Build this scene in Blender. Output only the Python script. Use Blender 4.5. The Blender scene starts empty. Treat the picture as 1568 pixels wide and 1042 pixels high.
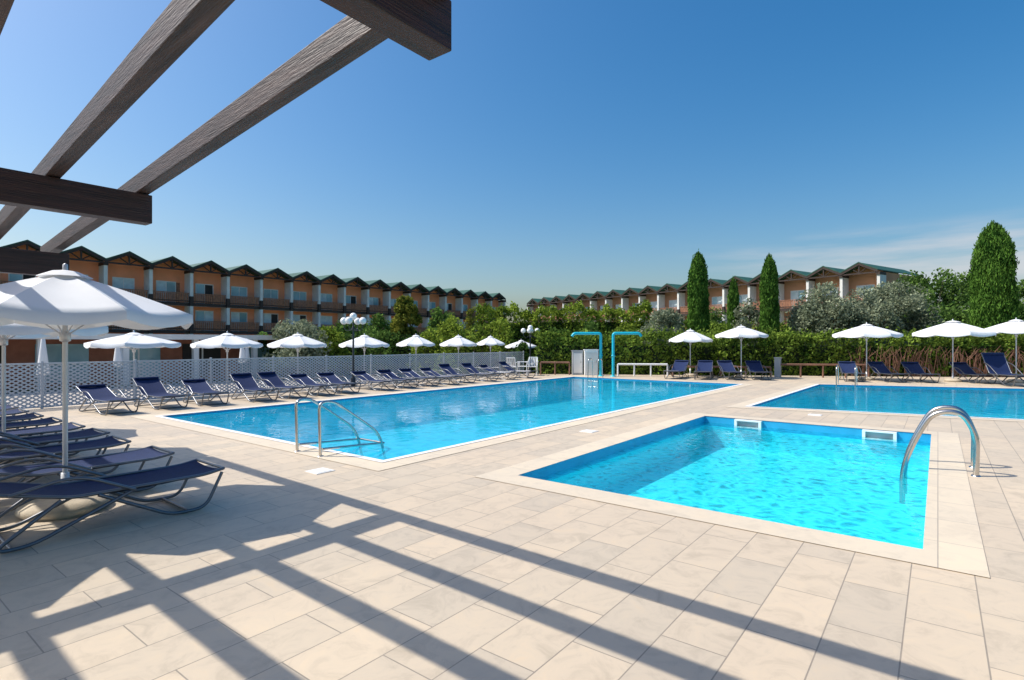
import bpy, math, random
import numpy as np
from mathutils import Vector, Matrix
random.seed(4); rng=np.random.default_rng(7)
TH=math.radians(37.5); CT,ST=math.cos(TH),math.sin(TH)
F=850.0
scene=bpy.context.scene
COL=scene.collection
def W(xc,yc,z=0.0):
    """view-aligned site survey axes -> world (pool aligned) axes"""
    return Vector((xc*CT-yc*ST, xc*ST+yc*CT, z))
def P(px,d,z=0.0): return W((px-784)/F*d,d,z)

# ---------------------------------------------------------------- materials
def newmat(name):
    m=bpy.data.materials.new(name); m.use_nodes=True
    nt=m.node_tree; nt.nodes.clear()
    out=nt.nodes.new('ShaderNodeOutputMaterial')
    return m,nt,out
def N(nt,t,**k):
    n=nt.nodes.new(t)
    for a,b in k.items(): setattr(n,a,b)
    return n
def ramp(nt,stops,interp='LINEAR'):
    r=N(nt,'ShaderNodeValToRGB'); r.color_ramp.interpolation=interp
    el=r.color_ramp.elements
    while len(el)<len(stops): el.new(0.5)
    for e,(p,c) in zip(el,stops):
        e.position=p; e.color=(c[0],c[1],c[2],1) if hasattr(c,'__len__') else (c,c,c,1)
    return r
def pbr(name,col,rough=0.6,metal=0.0,var=0.15,scale=3.0,bump=0.0,bscale=40,trans=0.0,stretch=(1,1,1)):
    m,nt,out=newmat(name)
    b=N(nt,'ShaderNodeBsdfPrincipled'); b.inputs['Roughness'].default_value=rough; b.inputs['Metallic'].default_value=metal
    tc=N(nt,'ShaderNodeTexCoord'); mp=N(nt,'ShaderNodeMapping'); mp.inputs['Scale'].default_value=stretch
    nt.links.new(tc.outputs['Object'],mp.inputs['Vector'])
    n=N(nt,'ShaderNodeTexNoise'); n.inputs['Scale'].default_value=scale; n.inputs['Detail'].default_value=4
    nt.links.new(mp.outputs[0],n.inputs['Vector'])
    r=ramp(nt,[(0.3,[c*(1-var) for c in col]),(0.7,[min(1,c*(1+var)) for c in col])])
    nt.links.new(n.outputs['Fac'],r.inputs['Fac']); nt.links.new(r.outputs[0],b.inputs['Base Color'])
    if bump>0:
        n2=N(nt,'ShaderNodeTexNoise'); n2.inputs['Scale'].default_value=bscale; n2.inputs['Detail'].default_value=4
        nt.links.new(mp.outputs[0],n2.inputs['Vector'])
        bp=N(nt,'ShaderNodeBump'); bp.inputs['Strength'].default_value=bump; bp.inputs['Distance'].default_value=0.01
        nt.links.new(n2.outputs['Fac'],bp.inputs['Height']); nt.links.new(bp.outputs[0],b.inputs['Normal'])
    if trans>0:
        t=N(nt,'ShaderNodeBsdfTranslucent'); nt.links.new(r.outputs[0],t.inputs['Color'])
        mx=N(nt,'ShaderNodeMixShader'); mx.inputs[0].default_value=trans
        nt.links.new(b.outputs[0],mx.inputs[1]); nt.links.new(t.outputs[0],mx.inputs[2]); nt.links.new(mx.outputs[0],out.inputs[0])
    else: nt.links.new(b.outputs[0],out.inputs[0])
    return m
def leafmat(name,dark,light,tr=0.3,nscale=0.6):
    m,nt,out=newmat(name)
    g=N(nt,'ShaderNodeNewGeometry')
    tc=N(nt,'ShaderNodeTexCoord'); n=N(nt,'ShaderNodeTexNoise'); n.inputs['Scale'].default_value=nscale; n.inputs['Detail'].default_value=3
    nt.links.new(tc.outputs['Object'],n.inputs['Vector'])
    ad=N(nt,'ShaderNodeMath',operation='ADD'); mu=N(nt,'ShaderNodeMath',operation='MULTIPLY'); mu.inputs[1].default_value=0.6
    nt.links.new(g.outputs['Random Per Island'],mu.inputs[0]); nt.links.new(mu.outputs[0],ad.inputs[0])
    mu2=N(nt,'ShaderNodeMath',operation='MULTIPLY_ADD'); mu2.inputs[1].default_value=2.0; mu2.inputs[2].default_value=-0.78
    nt.links.new(n.outputs['Fac'],mu2.inputs[0]); nt.links.new(mu2.outputs[0],ad.inputs[1])
    r=ramp(nt,[(0.05,dark),(0.95,light)]); nt.links.new(ad.outputs[0],r.inputs['Fac'])
    d=N(nt,'ShaderNodeBsdfDiffuse'); nt.links.new(r.outputs[0],d.inputs['Color'])
    t=N(nt,'ShaderNodeBsdfTranslucent'); nt.links.new(r.outputs[0],t.inputs['Color'])
    mx=N(nt,'ShaderNodeMixShader'); mx.inputs[0].default_value=tr
    nt.links.new(d.outputs[0],mx.inputs[1]); nt.links.new(t.outputs[0],mx.inputs[2]); nt.links.new(mx.outputs[0],out.inputs[0])
    return m
def tilemat(name,c1,c2,grout,bw,rh,mortar,offset=0.5,rot=90,rough=0.55,loc=(0,0,0),vein=1.0):
    m,nt,out=newmat(name)
    tc=N(nt,'ShaderNodeTexCoord'); mp=N(nt,'ShaderNodeMapping'); mp.inputs['Rotation'].default_value=(0,0,math.radians(rot)); mp.inputs['Location'].default_value=loc
    nt.links.new(tc.outputs['Object'],mp.inputs['Vector'])
    br=N(nt,'ShaderNodeTexBrick'); br.offset=offset
    br.inputs['Scale'].default_value=1; br.inputs['Brick Width'].default_value=bw; br.inputs['Row Height'].default_value=rh
    br.inputs['Mortar Size'].default_value=mortar; br.inputs['Mortar Smooth'].default_value=0.1; br.inputs['Bias'].default_value=0.0
    br.inputs['Color1'].default_value=(*c1,1); br.inputs['Color2'].default_value=(*c2,1); br.inputs['Mortar'].default_value=(*grout,1)
    nt.links.new(mp.outputs[0],br.inputs['Vector'])
    n=N(nt,'ShaderNodeTexNoise'); n.inputs['Scale'].default_value=4.5; n.inputs['Detail'].default_value=8; n.inputs['Roughness'].default_value=0.7; n.inputs['Distortion'].default_value=0.9
    av=N(nt,'ShaderNodeVectorMath',operation='MULTIPLY_ADD'); av.inputs[1].default_value=(90,90,90)
    nt.links.new(br.outputs['Color'],av.inputs[0]); nt.links.new(tc.outputs['Object'],av.inputs[2]); nt.links.new(av.outputs[0],n.inputs['Vector'])
    r=ramp(nt,[(0.28,(1-0.15*vein,1-0.155*vein,1-0.17*vein)),(0.5,(1.0,0.99,0.97)),(0.62,(1.04,1.02,0.98)),(0.74,(1.08,1.02,0.92))])
    nt.links.new(n.outputs['Fac'],r.inputs['Fac'])
    n3=N(nt,'ShaderNodeTexNoise'); n3.inputs['Scale'].default_value=0.35; n3.inputs['Detail'].default_value=3
    nt.links.new(tc.outputs['Object'],n3.inputs['Vector'])
    r3=ramp(nt,[(0.3,(0.92,0.91,0.91)),(0.7,(1.04,1.03,1.0))]); nt.links.new(n3.outputs['Fac'],r3.inputs['Fac'])
    m1=N(nt,'ShaderNodeMixRGB',blend_type='MULTIPLY'); m1.inputs[0].default_value=1
    m2=N(nt,'ShaderNodeMixRGB',blend_type='MULTIPLY'); m2.inputs[0].default_value=1
    nt.links.new(br.outputs['Color'],m1.inputs[1]); nt.links.new(r.outputs[0],m1.inputs[2])
    nt.links.new(m1.outputs[0],m2.inputs[1]); nt.links.new(r3.outputs[0],m2.inputs[2])
    b=N(nt,'ShaderNodeBsdfPrincipled'); b.inputs['Roughness'].default_value=rough
    nt.links.new(m2.outputs[0],b.inputs['Base Color'])
    bp=N(nt,'ShaderNodeBump'); bp.inputs['Strength'].default_value=0.4; bp.inputs['Distance'].default_value=0.004
    sb=N(nt,'ShaderNodeMath',operation='SUBTRACT'); nt.links.new(n.outputs['Fac'],sb.inputs[0]); nt.links.new(br.outputs['Fac'],sb.inputs[1])
    nt.links.new(sb.outputs[0],bp.inputs['Height']); nt.links.new(bp.outputs[0],b.inputs['Normal'])
    nt.links.new(b.outputs[0],out.inputs[0]); return m
def watermat(name,tint,ca,scale,bump,cscale=2.6,scat=0.3,scol=(0.05,0.5,0.8),ior=1.22):
    m,nt,out=newmat(name)
    tc=N(nt,'ShaderNodeTexCoord')
    n=N(nt,'ShaderNodeTexNoise'); n.inputs['Scale'].default_value=scale; n.inputs['Detail'].default_value=3; n.inputs['Distortion'].default_value=0.6
    nt.links.new(tc.outputs['Object'],n.inputs['Vector'])
    bp=N(nt,'ShaderNodeBump'); bp.inputs['Strength'].default_value=bump; bp.inputs['Distance'].default_value=0.05
    nt.links.new(n.outputs['Fac'],bp.inputs['Height'])
    # caustic light painted into the transparent colour as a cell-texture net
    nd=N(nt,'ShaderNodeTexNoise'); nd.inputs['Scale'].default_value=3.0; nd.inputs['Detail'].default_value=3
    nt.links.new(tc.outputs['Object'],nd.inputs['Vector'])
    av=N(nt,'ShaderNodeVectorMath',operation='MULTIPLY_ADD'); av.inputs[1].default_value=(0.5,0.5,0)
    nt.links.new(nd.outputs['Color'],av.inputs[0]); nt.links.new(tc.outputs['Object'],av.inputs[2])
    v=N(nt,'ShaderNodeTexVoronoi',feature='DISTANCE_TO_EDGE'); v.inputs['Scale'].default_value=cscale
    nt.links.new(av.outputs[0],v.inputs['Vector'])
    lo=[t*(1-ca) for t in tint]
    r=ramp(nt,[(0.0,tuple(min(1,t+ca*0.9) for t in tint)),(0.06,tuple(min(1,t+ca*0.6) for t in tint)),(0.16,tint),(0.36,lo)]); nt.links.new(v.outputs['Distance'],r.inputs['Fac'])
    t=N(nt,'ShaderNodeBsdfTransparent'); nt.links.new(r.outputs[0],t.inputs['Color'])
    df=N(nt,'ShaderNodeBsdfDiffuse'); df.inputs['Color'].default_value=(*scol,1)
    ms=N(nt,'ShaderNodeMixShader'); ms.inputs[0].default_value=scat; nt.links.new(t.outputs[0],ms.inputs[1]); nt.links.new(df.outputs[0],ms.inputs[2])
    g=N(nt,'ShaderNodeBsdfGlossy'); g.inputs['Roughness'].default_value=0.03; nt.links.new(bp.outputs[0],g.inputs['Normal'])
    f=N(nt,'ShaderNodeFresnel'); f.inputs['IOR'].default_value=ior; nt.links.new(bp.outputs[0],f.inputs['Normal'])
    mx=N(nt,'ShaderNodeMixShader'); nt.links.new(f.outputs[0],mx.inputs[0]); nt.links.new(ms.outputs[0],mx.inputs[1]); nt.links.new(g.outputs[0],mx.inputs[2])
    nt.links.new(mx.outputs[0],out.inputs[0]); return m
def fencemat():
    m,nt,out=newmat('perforated_metal')
    tc=N(nt,'ShaderNodeTexCoord'); sx=N(nt,'ShaderNodeSeparateXYZ'); nt.links.new(tc.outputs['Object'],sx.inputs[0])
    def mth(op,a,b=None,c=None):
        n=N(nt,'ShaderNodeMath',operation=op)
        for i,q in enumerate((a,b,c)):
            if q is None: continue
            if isinstance(q,(int,float)): n.inputs[i].default_value=q
            else: nt.links.new(q,n.inputs[i])
        return n.outputs[0]
    S=11.0
    y2=mth('MULTIPLY',sx.outputs['Y'],0.62)
    a=mth('FRACT',mth('MULTIPLY',mth('ADD',y2,sx.outputs['Z']),S))
    b=mth('FRACT',mth('MULTIPLY',mth('SUBTRACT',y2,sx.outputs['Z']),S))
    ha=mth('LESS_THAN',mth('ABSOLUTE',mth('SUBTRACT',a,0.5)),0.28)
    hb=mth('LESS_THAN',mth('ABSOLUTE',mth('SUBTRACT',b,0.5)),0.28)
    hole=mth('MULTIPLY',ha,hb)
    bs=N(nt,'ShaderNodeBsdfPrincipled'); bs.inputs['Base Color'].default_value=(0.50,0.53,0.57,1); bs.inputs['Roughness'].default_value=0.5
    t=N(nt,'ShaderNodeBsdfTransparent'); mx=N(nt,'ShaderNodeMixShader')
    nt.links.new(hole,mx.inputs[0]); nt.links.new(bs.outputs[0],mx.inputs[1]); nt.links.new(t.outputs[0],mx.inputs[2]); nt.links.new(mx.outputs[0],out.inputs[0])
    return m
M={}
M['deck']=tilemat('deck_tiles',(0.62,0.515,0.390),(0.53,0.455,0.360),(0.31,0.265,0.215),0.70,0.35,0.0038,loc=(0.1,0.15,0),vein=1.4)
M['coping']=tilemat('coping_stone',(0.70,0.60,0.46),(0.65,0.565,0.445),(0.40,0.35,0.29),0.7,5.0,0.004,offset=0,vein=0.9)
M['ground']=pbr('lawn_ground',(0.08,0.12,0.04),0.9,var=0.4,scale=0.8,bump=0.5,bscale=12)
M['terrace']=pbr('terrace_paving',(0.42,0.38,0.34),0.8,var=0.1,scale=1.5)
M['pool1']=tilemat('pool_mosaic',(0.06,0.72,0.92),(0.055,0.68,0.90),(0.05,0.62,0.86),0.25,0.25,0.003,offset=0,rough=0.4,vein=0.3)
M['pool2']=tilemat('pool_mosaic_light',(0.05,0.82,0.96),(0.048,0.80,0.95),(0.045,0.78,0.93),0.5,0.5,0.002,offset=0,rough=0.4,vein=0.2)
M['band']=pbr('pool_waterline_tile',(0.02,0.34,0.58),0.35,var=0.08)
M['water1']=watermat('pool_water',(0.76,0.96,0.99),0.34,2.8,0.13,3.0,scat=0.34,scol=(0.012,0.60,0.90),ior=1.18)
M['water2']=watermat('pool_water_rippled',(0.70,0.93,0.98),0.46,6.0,0.16,6.5,scat=0.10,scol=(0.01,0.68,0.90),ior=1.20)
M['white']=pbr('white_paint',(0.80,0.80,0.79),0.5,var=0.03)
M['whitecloth']=pbr('white_canvas',(0.80,0.81,0.82),0.8,var=0.03,trans=0.12,bump=0.1,bscale=200)
M['polewhite']=pbr('pole_paint',(0.55,0.56,0.58),0.35,metal=0.3,var=0.03)
M['steel']=pbr('brushed_steel',(0.55,0.53,0.50),0.22,metal=1.0,var=0.06,scale=20)
M['alu']=pbr('lounger_frame_aluminium',(0.18,0.19,0.21),0.35,metal=0.8,var=0.05)
M['navy']=pbr('navy_textile',(0.003,0.017,0.080),0.85,var=0.2,scale=30,bump=0.15,bscale=300)
M['wood']=pbr('dark_stained_wood',(0.046,0.028,0.023),0.55,var=0.6,scale=3.0,bump=0.7,bscale=12,stretch=(0.45,9,9))
M['woody']=pbr('dark_stained_wood_beam',(0.030,0.012,0.009),0.55,var=0.55,scale=3.0,bump=0.6,bscale=12,stretch=(9,0.45,9))
M['concrete']=pbr('umbrella_base_stone',(0.50,0.42,0.31),0.8,var=0.18,scale=9,bump=0.4,bscale=60)
M['cyan']=pbr('cyan_painted_pipe',(0.01,0.44,0.56),0.35,var=0.05)
M['greyplastic']=pbr('grey_plastic',(0.35,0.37,0.39),0.5,var=0.05)
M['fence']=fencemat()
M['fpost']=pbr('fence_post_paint',(0.52,0.54,0.57),0.45,var=0.05)
M['blackmetal']=pbr('lamp_post_metal',(0.03,0.035,0.04),0.4,var=0.1)
M['globe']=pbr('lamp_globe_opal',(0.85,0.85,0.83),0.2,var=0.01)
M['wallL']=pbr('orange_render',(0.88,0.325,0.17),0.9,var=0.10,scale=0.8)
M['wallR']=pbr('tan_render',(0.56,0.27,0.15),0.9,var=0.10,scale=0.8)
M['wallW']=pbr('white_render',(0.72,0.71,0.68),0.85,var=0.10,scale=1.2)
M['timber']=pbr('facade_timber',(0.040,0.025,0.020),0.7,var=0.3,scale=4)
M['balcony']=pbr('balcony_boards',(0.30,0.130,0.070),0.7,var=0.35,scale=5)
M['roof']=pbr('green_copper_roof',(0.018,0.080,0.052),0.6,var=0.25,scale=2)
M['glass']=pbr('window_glass',(0.22,0.40,0.46),0.08,var=0.3,scale=0.5)
M['curtain']=pbr('window_curtain',(0.55,0.66,0.68),0.6,var=0.15,scale=2)
M['dark']=pbr('shaded_interior',(0.03,0.028,0.026),0.8,var=0.2)
M['brick']=pbr('red_plaster',(0.32,0.13,0.08),0.85,var=0.12)
M['bark']=pbr('bark',(0.12,0.085,0.06),0.9,var=0.3,scale=8,bump=0.6,bscale=20)
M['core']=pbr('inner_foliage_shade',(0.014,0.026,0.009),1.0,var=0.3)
M['railwood']=pbr('rail_wood',(0.22,0.11,0.07),0.7,var=0.2)
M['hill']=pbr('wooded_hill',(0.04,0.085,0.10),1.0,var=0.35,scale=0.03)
M['lf_hedge']=leafmat('hedge_leaves',(0.022,0.055,0.010),(0.27,0.38,0.06),nscale=0.9)
M['lf_hedge2']=leafmat('laurel_leaves',(0.036,0.080,0.012),(0.36,0.46,0.065),nscale=1.0)
M['lf_cyp']=leafmat('cypress_leaves',(0.022,0.066,0.012),(0.14,0.27,0.045),tr=0.2,nscale=1.8)
M['lf_olive']=leafmat('olive_leaves',(0.09,0.12,0.068),(0.38,0.42,0.28),nscale=1.2)
M['lf_tree']=leafmat('tree_leaves',(0.022,0.055,0.016),(0.18,0.30,0.065),nscale=0.7)
M['lf_gold']=leafmat('golden_leaves',(0.025,0.060,0.010),(0.34,0.34,0.06),nscale=1.6)

# ---------------------------------------------------------------- mesh builder
class MB:
    def __init__(s): s.v=[];s.f=[];s.m=[];s.s=[];s.mats=[];s.T=Matrix.Identity(4)
    def mi(s,k):
        if k not in s.mats: s.mats.append(k)
        return s.mats.index(k)
    def add(s,vs,fs,mat,smooth=False):
        o=len(s.v); s.v+= [tuple(s.T@Vector(p)) for p in vs]; i=s.mi(mat)
        for f in fs: s.f.append([o+q for q in f]); s.m.append(i); s.s.append(smooth)
    def box(s,a,b,mat,bev=0.0):
        x0,y0,z0=a;x1,y1,z1=b
        s.add([(x0,y0,z0),(x1,y0,z0),(x1,y1,z0),(x0,y1,z0),(x0,y0,z1),(x1,y0,z1),(x1,y1,z1),(x0,y1,z1)],
              [(0,3,2,1),(4,5,6,7),(0,1,5,4),(1,2,6,5),(2,3,7,6),(3,0,4,7)],mat)
    def tube(s,pts,r,mat,seg=8,caps=True):
        pts=[Vector(p) for p in pts]; n=len(pts); rr=r if hasattr(r,'__len__') else [r]*n
        vs=[];fs=[]; prev=None
        for i,p in enumerate(pts):
            t=(pts[min(i+1,n-1)]-pts[max(i-1,0)]).normalized()
            if prev is None:
                a=Vector((0,0,1)) if abs(t.z)<0.9 else Vector((1,0,0)); u=t.cross(a).normalized()
            else:
                u=(prev-t*prev.dot(t)).normalized()
            prev=u; w=t.cross(u)
            for k in range(seg):
                an=2*math.pi*k/seg; vs.append(p+(u*math.cos(an)+w*math.sin(an))*rr[i])
        for i in range(n-1):
            for k in range(seg):
                k2=(k+1)%seg; fs.append((i*seg+k,i*seg+k2,(i+1)*seg+k2,(i+1)*seg+k))
        s.add(vs,fs,mat,True)
        if caps:
            s.add([vs[k] for k in range(seg)],[tuple(range(seg))[::-1]],mat); s.add([vs[(n-1)*seg+k] for k in range(seg)],[tuple(range(seg))],mat)
    def lathe(s,prof,mat,c=(0,0),seg=20,smooth=True):
        vs=[];fs=[]
        for (r,z) in prof:
            for k in range(seg):
                a=2*math.pi*k/seg; vs.append((c[0]+r*math.cos(a),c[1]+r*math.sin(a),z))
        for i in range(len(prof)-1):
            for k in range(seg):
                k2=(k+1)%seg; fs.append((i*seg+k,i*seg+k2,(i+1)*seg+k2,(i+1)*seg+k))
        s.add(vs,fs,mat,smooth)
    def mesh(s,name):
        me=bpy.data.meshes.new(name); me.from_pydata(s.v,[],s.f)
        for k in s.mats: me.materials.append(M[k])
        me.polygons.foreach_set('material_index',s.m); me.polygons.foreach_set('use_smooth',s.s)
        me.update(); return me
    def build(s,name,parent=None,loc=None,rot=None,bevel=0):
        o=bpy.data.objects.new(name,s.mesh(name)); COL.objects.link(o)
        if loc is not None: o.location=loc
        if rot is not None: o.rotation_euler=(0,0,rot)
        if parent: o.parent=parent
        if bevel:
            b=o.modifiers.new('bevel','BEVEL'); b.width=bevel; b.segments=2; b.limit_method='ANGLE'
        return o
def empty(name,loc=(0,0,0)):
    e=bpy.data.objects.new(name,None); COL.objects.link(e); e.location=loc; return e
def inst(name,me,loc,rot=0,sc=1):
    o=bpy.data.objects.new(name,me); COL.objects.link(o); o.location=loc; o.rotation_euler=(0,0,rot)
    o.scale=(sc,sc,sc) if not hasattr(sc,'__len__') else sc
    return o
def fillet(pts,r,n=5):
    pts=[Vector(p) for p in pts]; out=[pts[0]]
    for i in range(1,len(pts)-1):
        a,b,c=pts[i-1],pts[i],pts[i+1]
        d1=(a-b);d2=(c-b); q=min(r,d1.length*0.48,d2.length*0.48)
        s=b+d1.normalized()*q; e=b+d2.normalized()*q
        for k in range(n+1):
            t=k/n; out.append(s*(1-t)**2+b*2*t*(1-t)+e*t*t)
    out.append(pts[-1]); return out
def leafmesh(name,pts,size,mat,aspect=1.8,up=0.0,parent=None,loc=None):
    pts=np.asarray(pts,dtype=np.float64); n=len(pts)
    u=rng.normal(size=(n,3)); u[:,2]+=up*2; u/=np.linalg.norm(u,axis=1)[:,None]
    w=rng.normal(size=(n,3)); w-=u*np.sum(u*w,axis=1)[:,None]; w/=np.linalg.norm(w,axis=1)[:,None]
    sz=size*rng.uniform(0.6,1.3,n)[:,None]
    a=u*sz*0.5*aspect**0.5; b=w*sz*0.5/aspect**0.5
    V=np.stack([pts-a,pts+b,pts+a,pts-b],axis=1).reshape(-1,3)
    me=bpy.data.meshes.new(name); me.vertices.add(4*n); me.vertices.foreach_set('co',V.ravel())
    me.loops.add(4*n); me.loops.foreach_set('vertex_index',np.arange(4*n,dtype=np.int32))
    me.polygons.add(n); me.polygons.foreach_set('loop_start',np.arange(0,4*n,4,dtype=np.int32))
    me.materials.append(M[mat]); me.update(calc_edges=True); me.validate()
    o=bpy.data.objects.new(name,me); COL.objects.link(o)
    if parent: o.parent=parent
    if loc is not None: o.location=loc
    return o
def clump_pts(clumps,per,shell=0.55):
    out=[]
    for (c,r) in clumps:
        n=int(per*r*r if not hasattr(r,'__len__') else per*r[0]*r[0])
        d=rng.normal(size=(n,3)); d/=np.linalg.norm(d,axis=1)[:,None]
        rad=(shell+(1.08-shell)*rng.random(n)**0.6)[:,None]
        out.append(np.array(c)+d*rad*np.array(r))
    return np.concatenate(out)
def tree(name,pos,h,cr,mat,leaf=0.16,nclump=26,per=420,trunk=0.16,flat=0.8,base=0.35):
    e=empty(name,pos); mb=MB(); cl=[]
    cz=h*(base+1)/2; rz=h*(1-base)/2
    tops=[]
    for i in range(nclump):
        while True:
            d=rng.uniform(-1,1,3)
            if np.linalg.norm(d)<1: break
        d=d/ (np.linalg.norm(d)+1e-6)*np.linalg.norm(d)**0.5
        r=cr*rng.uniform(0.22,0.42)
        c=(d[0]*(cr-r*0.6),d[1]*(cr-r*0.6),cz+d[2]*(rz-r*0.5)); cl.append((c,r)); tops.append(c)
    mb.tube([(0,0,-0.6),(0.03,0.02,h*base*0.5),(-0.02,0.05,h*base),(0.05,0,cz)],[trunk*1.3,trunk,trunk*0.8,trunk*0.4],'bark',8)
    for c in tops[::2]:
        mb.tube([(0,0,h*base*rng.uniform(0.7,1.1)),(c[0]*0.45,c[1]*0.45,(h*base+c[2])*0.5),c],[trunk*0.4,trunk*0.25,trunk*0.1],'bark',5,False)
    mb.build('trunk',e)
    leafmesh('foliage',clump_pts(cl,per/(leaf/0.16)**2,0.35),leaf,mat,parent=e)
    return e
def bush(name,pos,r,h,mat,leaf=0.12,n=26,per=1500):
    """rounded shrub: clumps fill a dome of radius r, height h"""
    e=empty(name,pos); cl=[]
    for i in range(n):
        a=rng.uniform(0,6.28); q=math.sqrt(rng.uniform(0,1)); rr=r*rng.uniform(0.25,0.42)
        zt=rng.uniform(0.15,1.0); k=math.sqrt(max(0.0,1-zt*zt*0.95))
        z=zt*(h-rr); cl.append(((q*k*(r-rr*0.5)*math.cos(a),q*k*(r-rr*0.5)*math.sin(a),z),rr))
    mb=MB()
    for c,rr in cl: mb.tube([(0,0,-0.5),(c[0]*0.5,c[1]*0.5,c[2]*0.5),c],[0.05,0.035,0.015],'bark',5,False)
    mb.build('stems',e)
    leafmesh('foliage',clump_pts(cl,per*(0.12/leaf)**2*0.55,0.35),leaf,mat,parent=e); return e
def cypress(pos,h,r):
    e=empty('cypress_tree',pos); mb=MB()
    prof=lambda t:(0.86+0.14*min(1,t/0.3))*(1 if t<0.76 else (max(0.0,1-((t-0.76)/0.24)**2.3))**0.65)*(1-0.25*max(0,t-0.3))
    mb.tube([(0,0,-0.5),(0,0,h*0.3)],0.12,'bark',8)
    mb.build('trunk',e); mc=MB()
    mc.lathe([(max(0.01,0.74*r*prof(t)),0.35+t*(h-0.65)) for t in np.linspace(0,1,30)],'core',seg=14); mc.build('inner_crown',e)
    n=int(5600*r*h); t=rng.random(n); a=rng.uniform(0,6.283,n)
    pr=np.array([prof(q) for q in t])
    lump=1+0.09*np.sin(a*5+t*17)*np.sin(t*31+a*2)+0.07*rng.normal(size=n)
    rr=r*pr*lump*(0.80+0.20*rng.random(n))
    spike=0.12*np.abs(rng.normal(size=n))*(np.sin(a*7)>0.2)
    pts=np.stack([rr*np.cos(a),rr*np.sin(a),0.3+t*(h-0.3)+spike],axis=1)
    leafmesh('foliage',pts,0.10,'lf_cyp',aspect=3.4,up=1.6,parent=e)
def hedge(name,p0,p1,z0,z1,th,mat,leaf=0.12,dens=260,uneven=0.15,core=True,mat2=None):
    p0=Vector(p0);p1=Vector(p1);L=(p1-p0).length; d=(p1-p0)/L; nrm=Vector((d.y,-d.x,0)); e=empty(name,(0,0,0))
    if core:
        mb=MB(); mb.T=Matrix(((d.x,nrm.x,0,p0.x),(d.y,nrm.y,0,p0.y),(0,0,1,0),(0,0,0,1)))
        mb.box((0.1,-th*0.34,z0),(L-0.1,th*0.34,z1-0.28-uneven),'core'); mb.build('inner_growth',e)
    area=L*(z1-z0)*1.15+L*th; n=int(area*dens)
    s=rng.random(n)*L; H=z1-z0
    ztop=z1+uneven*(np.sin(s*1.3)+np.sin(s*3.1+1)+0.8*np.sin(s*7.7+2))*0.5
    q=rng.random(n)*(1.15*H+th)
    side=np.where(q<H,1,np.where(q<1.15*H,-1,0))
    zz=np.where(q<H,q/H,np.where(q<1.15*H,(q-H)/(0.15*H),1.0))
    tt=np.where(side==0,(q-1.15*H)/th-0.5,side*0.5)*th*(1+0.18*np.sin(s*2.3+zz*6)+0.10*np.sin(s*5.9-zz*9))
    tt=tt*(0.8+0.28*rng.random(n)); z=z0+zz*(ztop-z0)+0.07*rng.normal(size=n)+0.16*np.abs(rng.normal(size=n))*(side==0)
    pts=np.stack([p0.x+d.x*s+nrm.x*tt,p0.y+d.y*s+nrm.y*tt,z],axis=1)
    leafmesh('foliage',pts,leaf,mat,parent=e); return e

# ---------------------------------------------------------------- ground, deck and pools
def flat(name,loops,z,mat,parent=None):
    cu=bpy.data.curves.new(name,'CURVE'); cu.dimensions='2D'; cu.fill_mode='BOTH'
    for lp in loops:
        sp=cu.splines.new('POLY'); sp.points.add(len(lp)-1); sp.use_cyclic_u=True
        for i,p in enumerate(lp): sp.points[i].co=(p[0],p[1],0,1)
    t=bpy.data.objects.new('tmp',cu); COL.objects.link(t)
    dg=bpy.context.evaluated_depsgraph_get(); me=bpy.data.meshes.new_from_object(t.evaluated_get(dg))
    bpy.data.objects.remove(t); me.name=name
    import bmesh
    bm=bmesh.new(); bm.from_mesh(me)
    for f in bm.faces:
        if f.normal.z<0: f.normal_flip()
    bm.to_mesh(me); bm.free()
    me.materials.clear(); me.materials.append(M[mat])
    o=bpy.data.objects.new(name,me); COL.objects.link(o); o.location.z=z
    if parent: o.parent=parent
    return o
def rect(x0,y0,x1,y1): return [(x0,y0),(x1,y0),(x1,y1),(x0,y1)]
def offs(poly,d):
    c=[Vector(p) for p in poly]; n=len(c); out=[]
    for i in range(n):
        a,b,q=c[i-1],c[i],c[(i+1)%n]
        e1=(b-a).normalized();e2=(q-b).normalized(); n1=Vector((e1.y,-e1.x));n2=Vector((e2.y,-e2.x))
        m=(n1+n2); m=m/m.length_squared*2
        out.append(tuple(b+m*d))
    return out
pool1=rect(-13.25,4.85,-5.9,21.9)
pool2=rect(-4.0,5.3,-0.08,12.05)
pool3=[(-3.7,14.45),(10,17.1),(10,28.3),(-3.55,23.6)]
deck=[(-17.25,-14),(22,-14),(22,46.2),(-17.25,22.7)]
flat('ground',[rect(-900,-900,900,900),offs(deck,-0.3)],-0.5,'ground')
flat('pool_deck',[deck,pool1,pool2,pool3],0.0,'deck')
mb=MB()
for i in range(4):
    a=deck[i];b=deck[(i+1)%4]; mb.add([(a[0],a[1],-0.6),(b[0],b[1],-0.6),(b[0],b[1],-0.001),(a[0],a[1],-0.001)],[(0,1,2,3)],'coping')
mb.build('deck_edge')
flat('terrace_paving',[rect(-30,-8,-17.3,26)],-0.49,'terrace')
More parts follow.
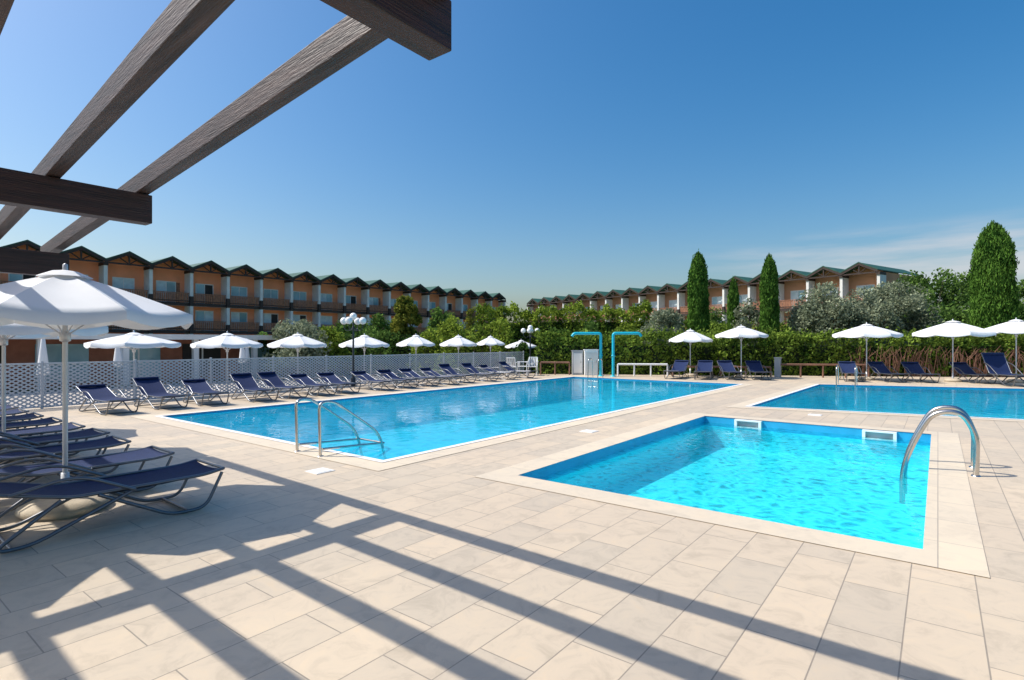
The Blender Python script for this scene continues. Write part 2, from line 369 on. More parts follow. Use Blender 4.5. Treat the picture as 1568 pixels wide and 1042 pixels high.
def pool(name,poly,depth,wl,mat,water,cw,whiteedge):
    e=empty(name); mb=MB(); n=len(poly)
    for i in range(n):
        a=poly[i];b=poly[(i+1)%n]
        mb.add([(a[0],a[1],-depth),(b[0],b[1],-depth),(b[0],b[1],-0.20),(a[0],a[1],-0.20)],[(0,3,2,1)],mat)
        mb.add([(a[0],a[1],-0.20),(b[0],b[1],-0.20),(b[0],b[1],0.0),(a[0],a[1],0.0)],[(0,3,2,1)],'band')
    mb.add([(p[0],p[1],-depth) for p in poly],[tuple(range(n))],mat)
    mb.build('basin',e)
    mw=MB(); mw.add([(p[0],p[1],wl) for p in poly],[tuple(range(n))],water); mw.build('water',e)
    flat('coping',[offs(poly,cw),offs(poly,-0.012)],0.006,'coping',e)
    if whiteedge: flat('white_edge',[offs(poly,0.09),offs(poly,-0.02)],0.012,'white',e)
    return e
p1=pool('swimming_pool',pool1,0.95,-0.035,'pool1','water1',0.42,True)
p2=pool('small_pool',pool2,0.62,-0.13,'pool2','water2',0.36,False)
p3=pool('swimming_pool',pool3,0.9,-0.035,'pool1','water1',0.42,True)
mb=MB()
for k in range(3): mb.box((-7.6,4.87+0.3*k,-0.94),(-5.92,5.15+0.3*k+0.02,-0.22-0.24*k),'pool2')
mb.build('steps',p1)
mb=MB()
for x in (-3.35,-1.1):
    mb.box((x,11.93,-0.17),(x+0.52,12.04,-0.145),'white'); mb.box((x,11.93,-0.03),(x+0.52,12.04,-0.005),'white')
    mb.box((x,11.93,-0.145),(x+0.05,12.04,-0.03),'white'); mb.box((x+0.47,11.93,-0.145),(x+0.52,12.04,-0.03),'white')
    mb.box((x+0.05,12.0,-0.145),(x+0.47,12.045,-0.03),'greyplastic')
mb.build('skimmers',p2)
for (px,py) in ((490,722),(902,661),(1248,636)):
    d=1360/(py-524); c=P(px,d); mb=MB()
    mb.box((-0.13,-0.13,0.0),(0.13,0.13,0.008),'wallW'); mb.box((-0.10,-0.10,0.008),(0.10,0.10,0.012),'white')
    mb.build('skimmer_lid',loc=(c.x,c.y,0.0))

# ---------------------------------------------------------------- steel handrails
def handrail(paths,name='pool_handrail',r=0.02,extra=None,fr=0.22):
    mb=MB()
    for p in paths:
        mb.tube(fillet(p,fr,8),r,'steel',12)
        for q in (p[0],p[-1]):
            if q[2]>=-0.02: mb.lathe([(r,0.016),(0.045,0.012),(0.05,0.0)],'steel',c=(q[0],q[1]),seg=16)
    if extra:
        for q in extra: mb.tube(q,r*0.8,'steel',10)
    mb.build(name)
pth=[]
for x in (-7.42,-6.84):
    pth.append([(x,4.52,0),(x,4.50,0.76),(x,4.74,0.75),(x,5.55,0.20),(x,5.70,-0.35)])
handrail(pth,r=0.021,extra=[[(-7.42,4.55,0.10),(-7.42,5.64,0.03)],[(-6.84,4.55,0.10),(-6.84,5.64,0.03)],[(-7.42,5.64,0.03),(-6.84,5.64,0.03)]])
pth=[]
for y in (8.62,9.2):
    pth.append([(0.36,y,0),(0.37,y,0.48),(0.23,y,0.76),(-0.05,y,0.73),(-0.22,y,0.40),(-0.36,y,0.0),(-0.36,y,-0.45)])
handrail(pth,r=0.031,fr=0.3)
pth=[]
for x in (-12.45,-11.95): pth.append([(x,22.25,0),(x,22.2,0.85),(x,21.85,0.85),(x,21.8,-0.5)])
handrail(pth,name='pool_ladder',extra=[[(-12.45,21.8,-0.15),(-11.95,21.8,-0.15)],[(-12.45,21.8,-0.4),(-11.95,21.8,-0.4)]])
pth=[]
for x in (-3.0,-2.4): pth.append([(x,24.25,0),(x,24.2,0.75),(x,23.75,0.7),(x,23.7,-0.5)])
handrail(pth,name='pool_ladder',extra=[[(-3.0,23.7,-0.2),(-2.4,23.7,-0.2)]])

# ---------------------------------------------------------------- sun loungers
def lounger_mesh(back,name):
    mb=MB(); w=0.31; zs=0.33; hy=-0.22; L=0.75
    hb=(hy-L*math.cos(back), zs+L*math.sin(back))
    for sx in (-w,w):
        mb.tube(fillet([(sx,0.97,zs+0.03),(sx,0.80,zs),(sx,hy,zs),(sx,hb[0],hb[1])],0.08),0.015,'alu',8)
        mb.tube(fillet([(sx*1.04,0.95,zs),(sx*1.04,0.80,0.02),(sx*1.04,0.50,0.02),(sx*1.04,-0.05,zs-0.01)],0.10),0.0155,'alu',8)
        mb.tube(fillet([(sx*1.07,0.22,zs-0.01),(sx*1.07,-0.48,0.02),(sx*1.07,-0.72,0.02),(sx*1.07,-0.30,zs)],0.10),0.0155,'alu',8)
        k=0.55; ax=(hy-L*k*math.cos(back), zs+L*k*math.sin(back))
        mb.tube(fillet([(sx*1.10,ax[0],ax[1]),(sx*1.12,hy+0.02,zs+0.15+0.15*math.sin(back)),(sx*1.12,hy+0.42,zs-0.01)],0.16),0.014,'alu',8)
    mb.tube([(-w,0.97,zs+0.03),(w,0.97,zs+0.03)],0.014,'alu',8); mb.tube([(-w,hb[0],hb[1]),(w,hb[0],hb[1])],0.014,'alu',8)
    mb.tube([(-w*1.04,0.65,0.02),(w*1.04,0.65,0.02)],0.014,'alu',8); mb.tube([(-w*1.07,-0.6,0.02),(w*1.07,-0.6,0.02)],0.014,'alu',8)
    path=[(0.95,zs+0.035),(0.8,zs+0.012),(0.45,zs-0.004),(0.1,zs-0.006),(hy,zs+0.008)]
    for k in np.linspace(0.15,1,6): path.append((hy-L*k*math.cos(back),zs+L*k*math.sin(back)+0.012))
    nx=8; vs=[];fs=[]
    for (y,z) in path:
        for i in range(nx+1):
            t=i/nx*2-1; vs.append((t*(w+0.012),y,z-0.028*(1-t*t)))
    for j in range(len(path)-1):
        for i in range(nx):
            a=j*(nx+1)+i; fs.append((a,a+1,a+nx+2,a+nx+1))
    mb.add(vs,fs,'navy',True)
    vs2=[(x,y,z-0.012) for x,y,z in vs]; mb.add(vs2,fs,'navy',True)
    mb.tube([(-w+0.02,hb[0]+0.07*math.cos(back),hb[1]-0.07*math.sin(back)+0.03),(w-0.02,hb[0]+0.07*math.cos(back),hb[1]-0.07*math.sin(back)+0.03)],0.035,'navy',10)
    return mb.mesh(name)
lg_low=lounger_mesh(math.radians(14),'lounger_low'); lg_mid=lounger_mesh(math.radians(22),'lounger_mid'); lg_up=lounger_mesh(math.radians(34),'lounger_up'); lg_hi=lounger_mesh(math.radians(60),'lounger_high')
x=-5.90
for i in range(10):
    inst('sun_lounger',lg_low,(x,1.66+0.04*random.uniform(-1,1),0.0),random.uniform(-0.03,0.03)); x-=1.2 if i<2 else 0.98
for y in [4.4,5.54,6.6,7.8,8.65,9.7,10.6,12.0,13.0,14.1,15.1,16.2,17.4,18.7,19.8]:
    inst('sun_lounger',lg_mid if random.random()<0.7 else lg_up,(-15.1+random.uniform(-.12,.12),y+random.uniform(-.06,.06),0.0),-math.pi/2+random.uniform(-0.12,0.12),0.92)
for px,d in ((1037,24.6),(1078,24.2),(1118,24.0),(1160,23.9),(1303,22.9),(1357,22.6),(1407,22.4),(1487,22.0)):
    c=P(px,d); inst('sun_lounger',lg_up,(c.x,c.y,0),math.pi+0.35+random.uniform(-.25,.25))
c=P(1540,20.6); inst('sun_lounger',lg_hi,(c.x,c.y,0),math.pi+0.5,1.2)

# ---------------------------------------------------------------- umbrellas
def umbrella(pos,R,zt,ze,rot=0.0,base=True,pole=0.022,zb=0.0,br=1.0):
    mb=MB(); G=8; S=6; NR=9
    val=0.11*R/1.17
    for g in range(G):
        a0=2*math.pi*g/G+rot; a1=2*math.pi*(g+1)/G+rot; vs=[];fs=[]
        for j in range(NR+1):
            t=j/NR; z=zt-(zt-ze)*(t**1.18); 
            for i in range(S+1):
                s=i/S; r=R*t
                x=r*((1-s)*math.cos(a0)+s*math.cos(a1)); y=r*((1-s)*math.sin(a0)+s*math.sin(a1))
                vs.append((x,y,z-0.07*t*math.sin(math.pi*s)*(1-0.5*t)))
        for i in range(S+1): # valance
            x,y,z=vs[NR*(S+1)+i]; s=i/S
            vs.append((x*1.004,y*1.004,z-val*(0.75+0.25*math.sin(math.pi*s))))
        for j in range(NR+1):
            for i in range(S):
                a=j*(S+1)+i; fs.append((a,a+S+1,a+S+2,a+1))
        mb.add(vs,fs,'whitecloth',True)
        mb.tube([(0,0,zt-0.03),(R*0.5*math.cos(a0),R*0.5*math.sin(a0),zt-(zt-ze)*0.5**1.18-0.02),(R*0.99*math.cos(a0),R*0.99*math.sin(a0),ze-0.015)],0.007,'polewhite',5)
        mb.tube([(0,0,ze-0.22),(R*0.5*math.cos(a0),R*0.5*math.sin(a0),zt-(zt-ze)*0.5**1.18-0.025)],0.006,'polewhite',5)
    mb.lathe([(0.006,zt+0.035),(0.10,zt+0.02),(0.2*R,zt-0.035)],'whitecloth',seg=16)
    mb.lathe([(0.0,zt+0.10),(0.02,zt+0.085),(0.022,zt+0.03)],'polewhite',seg=10)
    mb.tube([(0,0,zb),(0,0,zt+0.04)],pole,'polewhite',12)
    mb.lathe([(pole,ze-0.17),(0.045,ze-0.18),(0.045,ze-0.26),(pole,ze-0.27)],'polewhite',seg=12)
    if base:
        mb.lathe([(0.0,zb+0.13),(0.10*br,zb+0.13),(0.22*br,zb+0.115),(0.29*br,zb+0.075),(0.30*br,zb+0.035),(0.27*br,zb)],'concrete',seg=28)
        mb.lathe([(pole,zb+0.36),(0.034,zb+0.36),(0.034,zb+0.125)],'polewhite',seg=12)
    return mb.build('patio_umbrella',loc=(pos[0],pos[1],0.0))
umbrella((-6.58,1.60),1.08,2.25,1.87,rot=0.15,br=1.2)
umbrella((-6.55,-0.35),1.15,2.25,1.86,rot=0.4)  # unseen, added out of view for the shadow it casts on the deck
umbrella((-9.9,1.75),1.15,2.20,1.82,rot=0.3)
umbrella((-12.7,1.9),1.15,2.15,1.80,rot=0.1)
def rayx(px,xw):
    r=(px-784)/F; yc=-xw/(-r*CT+ST); return yc
for px,w,t,eb in ((205,125,509,529),(348,100,510,530),(456,87,511,530),(558,75,513,530),(637,62,513,529),(702,58,514,529),(751,47,515,528),(798,50,521,532)):
    yc=rayx(px,-18.4); c=P(px,yc); R=w/2/F*yc
    umbrella((c.x,c.y),R,1.6+(524-t)/F*yc-0.04,1.6+(524-eb)/F*yc+0.06,rot=random.random(),zb=-0.48)
for px,w,t,eb,d in ((1057,67,505,522,26.0),(1135,76,499,515,24.8),(1327,92,496,514,23.4),(1459,107,491,512,22.4),(1556,92,489,508,22.0)):
    c=P(px,d); umbrella((c.x,c.y),w/2/F*d,1.6+(524-t)/F*d-0.04,1.6+(524-eb)/F*d+0.05,rot=random.random())
for px,d in ((66,17),(180,23),(187,26),(371,27),(378,30)):
    c=P(px,d); mb=MB()
    mb.tube([(0,0,-0.48),(0,0,1.75)],0.025,'polewhite',8)
    mb.lathe([(0.02,1.8),(0.05,1.7),(0.09,1.3),(0.14,0.85),(0.17,0.6),(0.12,0.58)],'whitecloth',seg=10)
    mb.lathe([(0.0,-0.36),(0.25,-0.37),(0.27,-0.48)],'concrete',seg=16)
    mb.build('closed_umbrella',loc=(c.x,c.y,0))

# ---------------------------------------------------------------- fence
e=empty('pool_fence'); mb=MB(); mp_=MB(); y=-8.0
while y<23.0:
    y2=min(y+1.95,23.2)
    mp_.add([(-17.05,y+0.03,0.06),(-17.05,y2-0.03,0.06),(-17.05,y2-0.03,1.06),(-17.05,y+0.03,1.06)],[(0,1,2,3)],'fence')
    mb.box((-17.075,y+0.03,1.06),(-17.025,y2-0.03,1.10),'fpost'); mb.box((-17.07,y+0.03,0.03),(-17.03,y2-0.03,0.06),'fpost')
    mb.tube([(-17.05,y,-0.02),(-17.05,y,1.14)],0.03,'fpost',10); y=y2
    if y2>=23.2: break
mb.tube([(-17.05,23.2,-0.02),(-17.05,23.2,1.14)],0.03,'fpost',10)
mb.build('posts_and_rails',e); mp_.build('panels',e)

# ---------------------------------------------------------------- globe lamps
def lamp(c,h,g):
    mb=MB(); mb.tube([(0,0,-0.4),(0,0,h-0.30)],[0.045,0.03],'blackmetal',10)
    mb.lathe([(0.03,0.35),(0.08,0.3),(0.09,0.0)],'blackmetal',seg=12)
    k=4
    for i in range(k):
        a=i*math.pi/2+0.5; dx,dy=math.cos(a)*0.36,math.sin(a)*0.36
        mb.tube(fillet([(0,0,h-0.45),(dx*0.6,dy*0.6,h-0.62),(dx,dy,h-0.5),(dx,dy,h-0.38)],0.12),0.014,'blackmetal',6)
        s=[(g*math.sin(t),h-0.24-g*math.cos(t)) for t in np.linspace(0.15,math.pi-0.02,12)]
        mb.lathe(s,'globe',c=(dx,dy),seg=16)
    s=[(g*math.sin(t),h-0.08-g*math.cos(t)) for t in np.linspace(0.15,math.pi-0.02,12)]; mb.lathe(s,'globe',c=(0,0),seg=16)
    mb.build('street_lamp',loc=(c.x,c.y,0))
lamp(P(541,20.0),2.60,0.13); lamp(P(812,28.6),2.42,0.13); 
lamp(P(208,34),2.9,0.15)

# ---------------------------------------------------------------- cyan water jets and equipment
def cyanpipe(px,d,arm):
    c=P(px,d); a=W(arm,0)
    mb=MB(); mb.tube(fillet([(0,0,0),(0,0,2.0),(a.x,a.y,2.0),(a.x*1.08,a.y*1.08,1.86)],0.12,6),0.065,'cyan',12)
    mb.lathe([(0.06,0.05),(0.13,0.04),(0.14,0.0)],'cyan',seg=16)
    mb.lathe([(0.07,1.0),(0.085,1.0),(0.085,0.92),(0.06,0.92)],'cyan',seg=16)
    mb.build('shower_pipe',loc=(c.x,c.y,0))
cyanpipe(920,26.0,-1.25); cyanpipe(939,25.6,1.2)
def cabinet(px,d,w,h,mat):
    c=P(px,d); mb=MB(); mb.box((-w/2,-0.2,0),(w/2,0.2,h),mat); mb.box((-w/2-0.02,-0.22,h),(w/2+0.02,0.22,h+0.04),mat)
    mb.box((-w/2+0.05,-0.215,0.1),(w/2-0.05,-0.2,h-0.1),'wallW'); mb.tube([(w/2-0.1,-0.23,h*0.5),(w/2-0.1,-0.23,h*0.6)],0.01,'steel',6)
    mb.build('equipment_cabinet',loc=(c.x,c.y,0),rot=TH)
cabinet(905,26.9,0.65,1.2,'white'); cabinet(884,27.2,0.5,1.15,'greyplastic')
def white_chair(px,d,rot):
    c=P(px,d); mb=MB()
    for x in (-0.24,0.24):
        mb.tube([(x,0.24,0),(x*0.95,0.2,0.64)],0.018,'white',6); mb.tube([(x,-0.26,0),(x*0.9,-0.2,0.42),(x*0.85,-0.34,0.85)],0.018,'white',6)
        mb.box((x-0.03,-0.25,0.63),(x+0.03,0.24,0.655),'white')
    mb.box((-0.23,-0.2,0.41),(0.23,0.22,0.435),'white')
    for k in range(5): mb.add([(-0.19+k*0.085,-0.21,0.45),(-0.14+k*0.085,-0.21,0.45),(-0.14+k*0.085,-0.34,0.86),(-0.19+k*0.085,-0.34,0.86)],[(0,1,2,3)],'white')
    mb.box((-0.21,-0.36,0.84),(0.21,-0.33,0.88),'white'); mb.build('garden_chair',loc=(c.x,c.y,0),rot=rot)
for px,d,r in ((786,26.3,0.3),(800,26.8,2.2),(815,26.5,3.6)): white_chair(px,d,r)
def lowrail(pxa,da,pxb,db,h,mat,n):
    a=P(pxa,da);b=P(pxb,db); mb=MB(); mb.tube([(a.x,a.y,h),(b.x,b.y,h)],0.045,mat,8)
    for i in range(n):
        q=a.lerp(b,i/(n-1)); mb.tube([(q.x,q.y,0),(q.x,q.y,h)],0.04,mat,8)
    mb.build('low_railing')
lowrail(946,26.2,1022,25.9,0.55,'white',4)
lowrail(1192,25.2,1330,24.6,0.58,'railwood',5); lowrail(828,27.2,872,27.0,0.6,'railwood',3)
lowrail(1030,26.0,1180,25.3,0.45,'railwood',5)
c=P(1191,25.2); mb=MB(); mb.box((-0.12,-0.12,0),(0.12,0.12,0.85),'greyplastic'); mb.box((-0.14,-0.14,0.85),(0.14,0.14,0.9),'greyplastic'); mb.build('utility_pillar',loc=c)

# ---------------------------------------------------------------- pergola
def beam(mb,a,b,w,h,mat):
    """a,b bottom centre-line points"""
    a=Vector(a);b=Vector(b); d=(b-a).normalized(); n=Vector((-d.y,d.x,0)).normalized()*w/2; u=Vector((0,0,h))
    vs=[a-n,a+n,a+n+u,a-n+u,b-n,b+n,b+n+u,b-n+u]
    mb.add(vs,[(0,3,2,1),(4,5,6,7),(0,1,5,4),(1,2,6,5),(2,3,7,6),(3,0,4,7)],mat)
e=empty('pergola'); mb=MB()
zr=lambda x:3.149+0.049*(x+2.25)
for k in range(8):
    y0=-0.655*k
    f=lambda x:(x,1.815+y0-0.05*(x+2.25),zr(x))
    beam(mb,f(-10.0),f(4.5),0.105,0.165,'wood')
mb.build('rafters',e,bevel=0.006)
mb=MB()
beam(mb,(-1.86,1.87,2.945),(-1.86,-5,2.945),0.15,0.235,'woody')
beam(mb,(-5.87,2.06,2.70),(-5.87,-5,2.70),0.15,0.262,'woody')
beam(mb,(-9.1,2.24,2.45),(-9.1,-5,2.45),0.15,0.30,'woody')
beam(mb,(3.0,1.70,3.10),(3.0,-5,3.10),0.15,0.25,'woody')
mb.build('beams',e,bevel=0.006)
mb=MB()
for x,z in ((-1.86,2.944),(-5.87,2.699),(-9.1,2.449),(3.0,3.099)): mb.box((x-0.08,-4.6,0),(x+0.08,-4.44,z),'woody')
mb.build('posts',e)

# ---------------------------------------------------------------- hotels
def hotel(name,org,along,out,nb,wall,end_start=True):
    e=empty(name); A=Vector(along).normalized(); O=Vector(out).normalized()
    T=Matrix(((A.x,O.x,0,org[0]),(A.y,O.y,0,org[1]),(0,0,1,0),(0,0,0,1)))
    parts={k:MB() for k in ('walls','roof','windows','balconies','columns','timbers')}
    for p in parts.values(): p.T=T
    bw=3.53; g0=-0.55; D=-10.0; wy=-1.1
    wl,rf,wi,ba,co,ti=[parts[k] for k in ('walls','roof','windows','balconies','columns','timbers')]
    L=nb*bw
    wl.box((0.1,D,g0),(L-0.1,wy,8.7),wall)
    for b in range(nb):
        x0=b*bw; x1=x0+bw; xm=(x0+x1)/2; vz=8.85; pz=9.72
        wl.add([(x0+0.1,wy+0.01,8.6),(x1-0.1,wy+0.01,8.6),(x1-0.1,wy+0.01,vz-0.05),(xm,wy+0.01,pz-0.12),(x0+0.1,wy+0.01,vz-0.05)],[(0,1,2,3,4)],wall)
        yf=0.35
        for (xa,za,xb,zb) in ((x0,vz,xm,pz),(xm,pz,x1,vz)):
            rf.add([(xa,D-0.3,za),(xb,D-0.3,zb),(xb,yf,zb),(xa,yf,za),(xa,D-0.3,za-0.10),(xb,D-0.3,zb-0.10),(xb,yf,zb-0.10),(xa,yf,za-0.10)],
                   [(0,1,2,3),(7,6,5,4),(3,2,6,7),(0,3,7,4),(1,5,6,2)],'roof')
            rf.add([(xa,yf+0.05,za+0.05),(xb,yf+0.05,zb+0.05),(xb,yf+0.05,zb-0.06),(xa,yf+0.05,za-0.06),(xa,yf+0.004,za+0.05),(xb,yf+0.004,zb+0.05),(xb,yf+0.004,zb-0.06),(xa,yf+0.004,za-0.06)],
                   [(0,1,2,3),(4,5,1,0),(3,2,6,7)],'roof')
            ti.add([(xa,yf+0.03,za-0.062),(xb,yf+0.03,zb-0.062),(xb,yf+0.03,zb-0.30),(xa,yf+0.03,za-0.30),(xa,yf+0.004,za-0.062),(xb,yf+0.004,zb-0.062),(xb,yf+0.004,zb-0.30),(xa,yf+0.004,za-0.30)],
                   [(0,1,2,3),(4,5,1,0),(3,2,6,7)],'timber')
        ti.box((x0+0.2,0.20,8.50),(x1-0.2,0.32,8.64),'timber')
        ti.box((xm-0.06,0.21,8.64),(xm+0.06,0.31,pz-0.12),'timber')
        for sgn in (-1,1):
            a=Vector((xm+sgn*0.10,0.26,8.66)); q=Vector((xm+sgn*0.85,0.26,9.18)); ti.tube([a,q],0.05,'timber',4)
        for fz,first in ((2.45,False),(5.15,True)):
            wl.box((x0+0.18,wy,fz),(x1-0.18,0.0,fz+0.18),'wallW')
            ba.box((x0+0.18,0.003,fz-0.02),(x1-0.18,0.06,fz+0.26),'timber')
            n=17; w=(bw-0.4)/n
            for i in range(n):
                xa=x0+0.2+i*w; ba.box((xa,0.015,fz+0.30),(xa+w*0.80,0.045,fz+1.13),'balcony')
            ba.box((x0+0.18,0.0,fz+1.15),(x1-0.18,0.09,fz+1.23),'balcony'); ba.box((x0+0.18,0.05,fz+0.40),(x1-0.18,0.075,fz+0.48),'timber')
            wz0=fz+0.18; wz1=fz+2.25
            xa=x0+0.95; xb=x1-1.0
            wi.box((xa-0.08,wy,wz0),(xb+0.08,wy+0.05,wz1+0.08),'wallW')
            m=(xa+xb)/2; 
            wi.box((xa,wy+0.05,wz0+0.06),(m-0.04,wy+0.065,wz1),random.choice(['glass','curtain','curtain']))
            wi.box((m+0.04,wy+0.05,wz0+0.06),(xb,wy+0.065,wz1),random.choice(['glass','glass','curtain','dark']))
            if random.random()<0.3: wi.box((xb+0.10,wy+0.02,wz0+0.1),(xb+0.42,wy+0.07,wz1),'balcony')
            if random.random()<0.2: ba.box((x0+0.5,-0.5,fz+0.18),(x0+1.0,-0.1,fz+0.9),'white')
        wi.box((x0+0.5,wy+0.0,g0+0.1),(x1-0.5,wy+0.05,2.1),'dark')
    for b in range(nb+1):
        x=b*bw
        co.box((x-0.14,wy-0.05,g0),(x+0.14,0.22,8.32),'wallW'); co.box((x-0.17,wy,8.32),(x+0.17,0.33,8.60),'timber')
        for fz in (2.40,5.10): co.box((x-0.16,0.0,fz),(x+0.16,0.25,fz+0.95),'timber')
    for k,p in parts.items(): p.build(k,e)
    return e
BW=3.53
hotel('hotel_building',(-58+0.0,16.9-7*BW,0),(0,1,0),(1,0,0),23,'wallL')
s0=W(36.6,55.3); dr=(W(-0.558,0.83)).normalized(); nn=W(-0.83,-0.558).normalized()
hotel('hotel_building',(s0.x,s0.y),dr,nn,17,'wallR')

e=empty('pool_bar_building'); mb=MB(); mg=MB()
X0,X1=-40.0,-31.0
mb.box((X0,-6,1.72),(X1+1.0,20.5,1.98),'wallW')
mb.box((X0,-6,-0.5),(X1-1.5,20.3,1.72),'brick')
yy=-6
while yy<20:
    mb.box((X1+0.6,yy,-0.5),(X1+0.85,yy+0.25,1.72),'wallW')
    mg.box((X1-1.5,yy+0.4,-0.3),(X1-1.44,yy+2.4,1.5),'glass' if random.random()<0.5 else 'dark')
    mg.box((X1-1.44,yy+1.36,-0.3),(X1-1.41,yy+1.44,1.5),'white'); yy+=3.1
mb.build('walls_and_roof',e); mg.build('windows',e)
mb=MB(); mb.box((-46,24,-0.5),(-45.7,60,0.9),'wallW'); mb.build('garden_wall')

# ---------------------------------------------------------------- vegetation
hedge('hedge',W(1.2,28.3),W(36,24.3),-0.5,1.78,1.1,'lf_hedge',leaf=0.13,dens=260,uneven=0.10)
hedge('tall_hedge',W(-2.2,35.5),W(8.6,34.2),-0.5,3.40,1.8,'lf_hedge2',leaf=0.15,dens=240,uneven=0.30)
hedge('tall_hedge',W(8.8,36.0),W(24,34.0),-0.5,2.4,1.6,'lf_hedge',leaf=0.15,dens=170,uneven=0.35)
hedge('hedge',P(425,36),P(770,34),-0.5,1.75,1.4,'lf_tree',leaf=0.15,dens=170,uneven=0.35)
mb=MB()
for i in range(420):
    t=rng.random(); p=W(1.2,28.3).lerp(W(36,24.3),0.42+0.5*t)-W(0,0.66); z0=rng.uniform(0.1,0.5)
    mb.tube([(p.x,p.y,z0-0.4),(p.x+rng.normal()*0.12,p.y+rng.normal()*0.08,z0+0.5),(p.x+rng.normal()*0.22,p.y+rng.normal()*0.1,z0+0.95)],[0.018,0.013,0.006],'railwood',4,False)
mb.build('hedge_stems')
def cyp(px,top,w,d): 
    c=P(px,d,-0.5); h=1.6+(524-top)/F*d+0.5; cypress((c.x,c.y,-0.5),h,w/2/F*d)
cyp(1069,392,31,31); cyp(1178,396,27,30.5); cyp(1123,432,18,33); cyp(1521,348,55,27.5)
def tr(name,px,top,w,d,mat,**k):
    c=P(px,d,-0.5); h=1.6+(524-top)/F*d+0.5; tree(name,c,h,w/2/F*d,mat,**k)
tr('olive_tree',1270,436,105,30,'lf_olive',leaf=0.12,per=620,base=0.22,nclump=34)
tr('olive_tree',1325,445,90,29.5,'lf_olive',leaf=0.12,per=620,base=0.2,nclump=30)
tr('olive_tree',1378,428,105,30.5,'lf_olive',leaf=0.12,per=620,base=0.22,nclump=34)
tr('olive_tree',1016,468,80,30.5,'lf_olive',leaf=0.12,per=650,base=0.18,nclump=28)
tr('olive_tree',1146,463,56,32,'lf_olive',leaf=0.13,per=560,base=0.2,nclump=20)
for px,top,w,d in ((1425,415,110,46),(1485,420,100,47),(1570,425,90,44),(1560,470,80,36),(1460,470,110,37),(1235,478,60,40),(535,488,60,50),(580,482,50,52),(675,472,46,54)):
    tr('broadleaf_tree',px,top,w,d,'lf_tree',leaf=0.22,per=560,base=0.2,nclump=32)
tr('magnolia_tree',622,446,46,36,'lf_gold',leaf=0.14,per=2100,base=0.10,nclump=40)
for nm,px,top,w,d,mat in (('shrub',455,486,110,31,'lf_olive'),('shrub',505,498,64,33,'lf_hedge2'),('shrub',698,480,86,31,'lf_hedge2'),('shrub',765,482,66,32,'lf_hedge2'),('shrub',590,500,56,34,'lf_tree'),
        ('shrub',655,494,60,33,'lf_hedge2'),('shrub',735,490,60,33,'lf_hedge'),('shrub',408,508,56,34,'lf_tree'),('shrub',545,503,60,36,'lf_olive'),('shrub',850,500,60,31,'lf_tree'),('shrub',960,492,70,31,'lf_hedge2'),('shrub',905,485,60,32,'lf_tree'),('shrub',1105,495,70,30,'lf_hedge'),('shrub',1095,470,60,44,'lf_tree'),('shrub',722,466,30,52,'lf_gold'),('shrub',800,520,40,30,'lf_tree'),('shrub',1104,538,38,26.4,'lf_hedge2')):
    c=P(px,d,-0.5); h=1.6+(524-top)/F*d+0.5; bush(nm,c,w/2/F*d,h,mat,leaf=0.14)
pts=[]
for i in range(150):
    a=rng.uniform(-1.25,1.25); R=rng.uniform(118,150); r=rng.uniform(2.5,5)
    c=W(R*math.sin(a),R*math.cos(a),rng.uniform(-1,4)); pts.append(((c.x,c.y,c.z),r))
leafmesh('distant_trees',clump_pts(pts,26,0.5),0.9,'lf_tree')
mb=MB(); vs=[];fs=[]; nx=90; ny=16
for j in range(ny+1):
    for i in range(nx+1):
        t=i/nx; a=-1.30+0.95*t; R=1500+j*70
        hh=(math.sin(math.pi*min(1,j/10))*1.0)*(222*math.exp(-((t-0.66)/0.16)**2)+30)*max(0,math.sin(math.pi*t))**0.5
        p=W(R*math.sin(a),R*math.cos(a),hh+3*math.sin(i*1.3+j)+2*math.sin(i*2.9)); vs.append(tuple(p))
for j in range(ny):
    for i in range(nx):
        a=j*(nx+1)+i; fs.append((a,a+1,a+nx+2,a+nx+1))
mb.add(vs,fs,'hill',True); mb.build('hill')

# ---------------------------------------------------------------- light, sky, camera
SUN=Vector((-0.67,-0.46,1.0)).normalized()
L=bpy.data.lights.new('sun','SUN'); L.energy=5.0; L.angle=math.radians(0.53); L.color=(1.0,0.95,0.87)
lo=bpy.data.objects.new('sun',L); COL.objects.link(lo); lo.rotation_euler=SUN.to_track_quat('Z','Y').to_euler(); lo.location=(0,0,30)
w=bpy.data.worlds.new('World'); scene.world=w; w.use_nodes=True; nt=w.node_tree; nt.nodes.clear()
out=N(nt,'ShaderNodeOutputWorld'); bg=N(nt,'ShaderNodeBackground'); sk=N(nt,'ShaderNodeTexSky'); sk.sky_type='NISHITA'; sk.sun_disc=False
sk.sun_elevation=math.asin(SUN.z); sk.sun_rotation=math.atan2(SUN.x,SUN.y); sk.altitude=0; sk.air_density=1.15; sk.dust_density=2.8; sk.ozone_density=3.0
bg.inputs['Strength'].default_value=0.145
hs=N(nt,'ShaderNodeHueSaturation'); hs.inputs['Saturation'].default_value=1.46; hs.inputs['Hue'].default_value=0.497; hs.inputs['Value'].default_value=1.05
nt.links.new(sk.outputs[0],hs.inputs['Color'])
tc=N(nt,'ShaderNodeTexCoord'); mp=N(nt,'ShaderNodeMapping'); mp.inputs['Rotation'].default_value=(0.05,0.10,-0.3); mp.inputs['Scale'].default_value=(1.6,1.6,16)
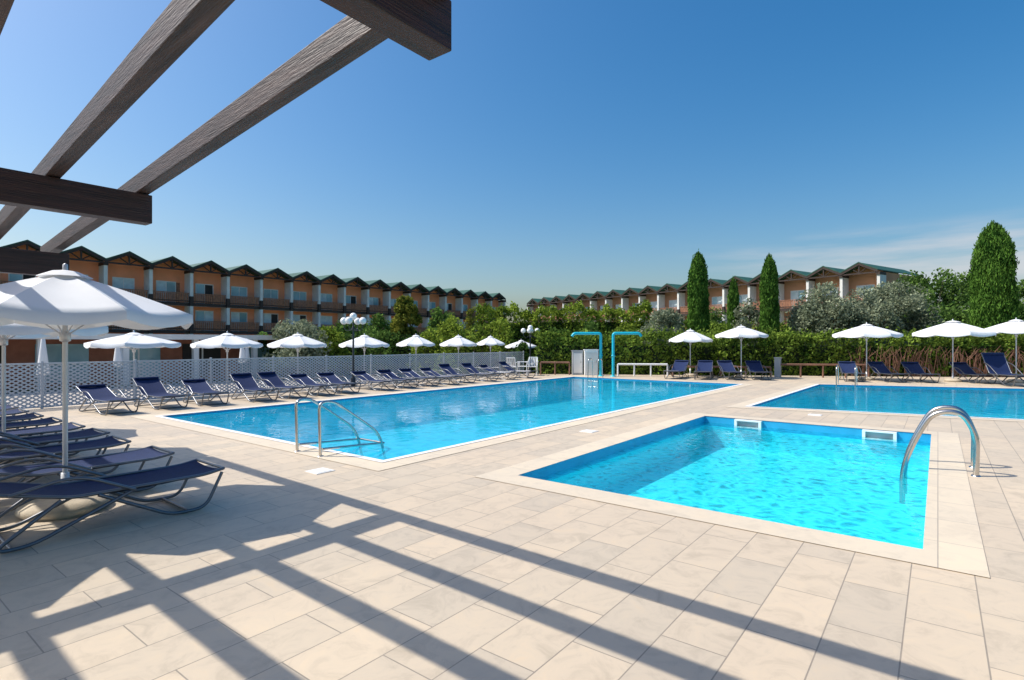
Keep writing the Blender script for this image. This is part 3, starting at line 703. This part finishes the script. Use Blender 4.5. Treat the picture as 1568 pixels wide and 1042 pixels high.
nt.links.new(tc.outputs['Generated'],mp.inputs['Vector'])
nz=N(nt,'ShaderNodeTexNoise'); nz.inputs['Scale'].default_value=1.6; nz.inputs['Detail'].default_value=7; nz.inputs['Roughness'].default_value=0.55; nt.links.new(mp.outputs[0],nz.inputs['Vector'])
cr=ramp(nt,[(0.43,0.0),(0.64,0.75)]); nt.links.new(nz.outputs['Fac'],cr.inputs['Fac'])
sx=N(nt,'ShaderNodeSeparateXYZ'); nt.links.new(tc.outputs['Generated'],sx.inputs[0])
mz=ramp(nt,[(0.03,0.0),(0.08,1.0),(0.14,1.0),(0.18,0.0)]); nt.links.new(sx.outputs['Z'],mz.inputs['Fac'])
dd=N(nt,'ShaderNodeVectorMath',operation='DOT_PRODUCT'); cd=W(0.75,0.75).normalized(); dd.inputs[1].default_value=cd; nt.links.new(tc.outputs['Generated'],dd.inputs[0])
mr=ramp(nt,[(0.86,0.0),(0.97,1.0)]); nt.links.new(dd.outputs['Value'],mr.inputs['Fac'])
q1=N(nt,'ShaderNodeMath',operation='MULTIPLY'); nt.links.new(cr.outputs[0],q1.inputs[0]); nt.links.new(mz.outputs[0],q1.inputs[1])
q2=N(nt,'ShaderNodeMath',operation='MULTIPLY'); nt.links.new(q1.outputs[0],q2.inputs[0]); nt.links.new(mr.outputs[0],q2.inputs[1])
mxr=N(nt,'ShaderNodeMixRGB'); mxr.inputs[2].default_value=(4.8,4.8,5.0,1); nt.links.new(q2.outputs[0],mxr.inputs[0]); nt.links.new(hs.outputs[0],mxr.inputs[1])
nt.links.new(mxr.outputs[0],bg.inputs['Color']); nt.links.new(bg.outputs[0],out.inputs[0])
cam=bpy.data.cameras.new('camera'); co=bpy.data.objects.new('camera',cam); COL.objects.link(co)
co.location=(0,0,1.6); co.rotation_euler=(math.radians(90),0,TH); cam.sensor_width=36; cam.lens=F/1568*36; cam.shift_y=0.0019; cam.clip_start=0.05; cam.clip_end=5000
scene.camera=co
scene.view_settings.view_transform='Standard'; scene.view_settings.look='None'; scene.view_settings.exposure=0
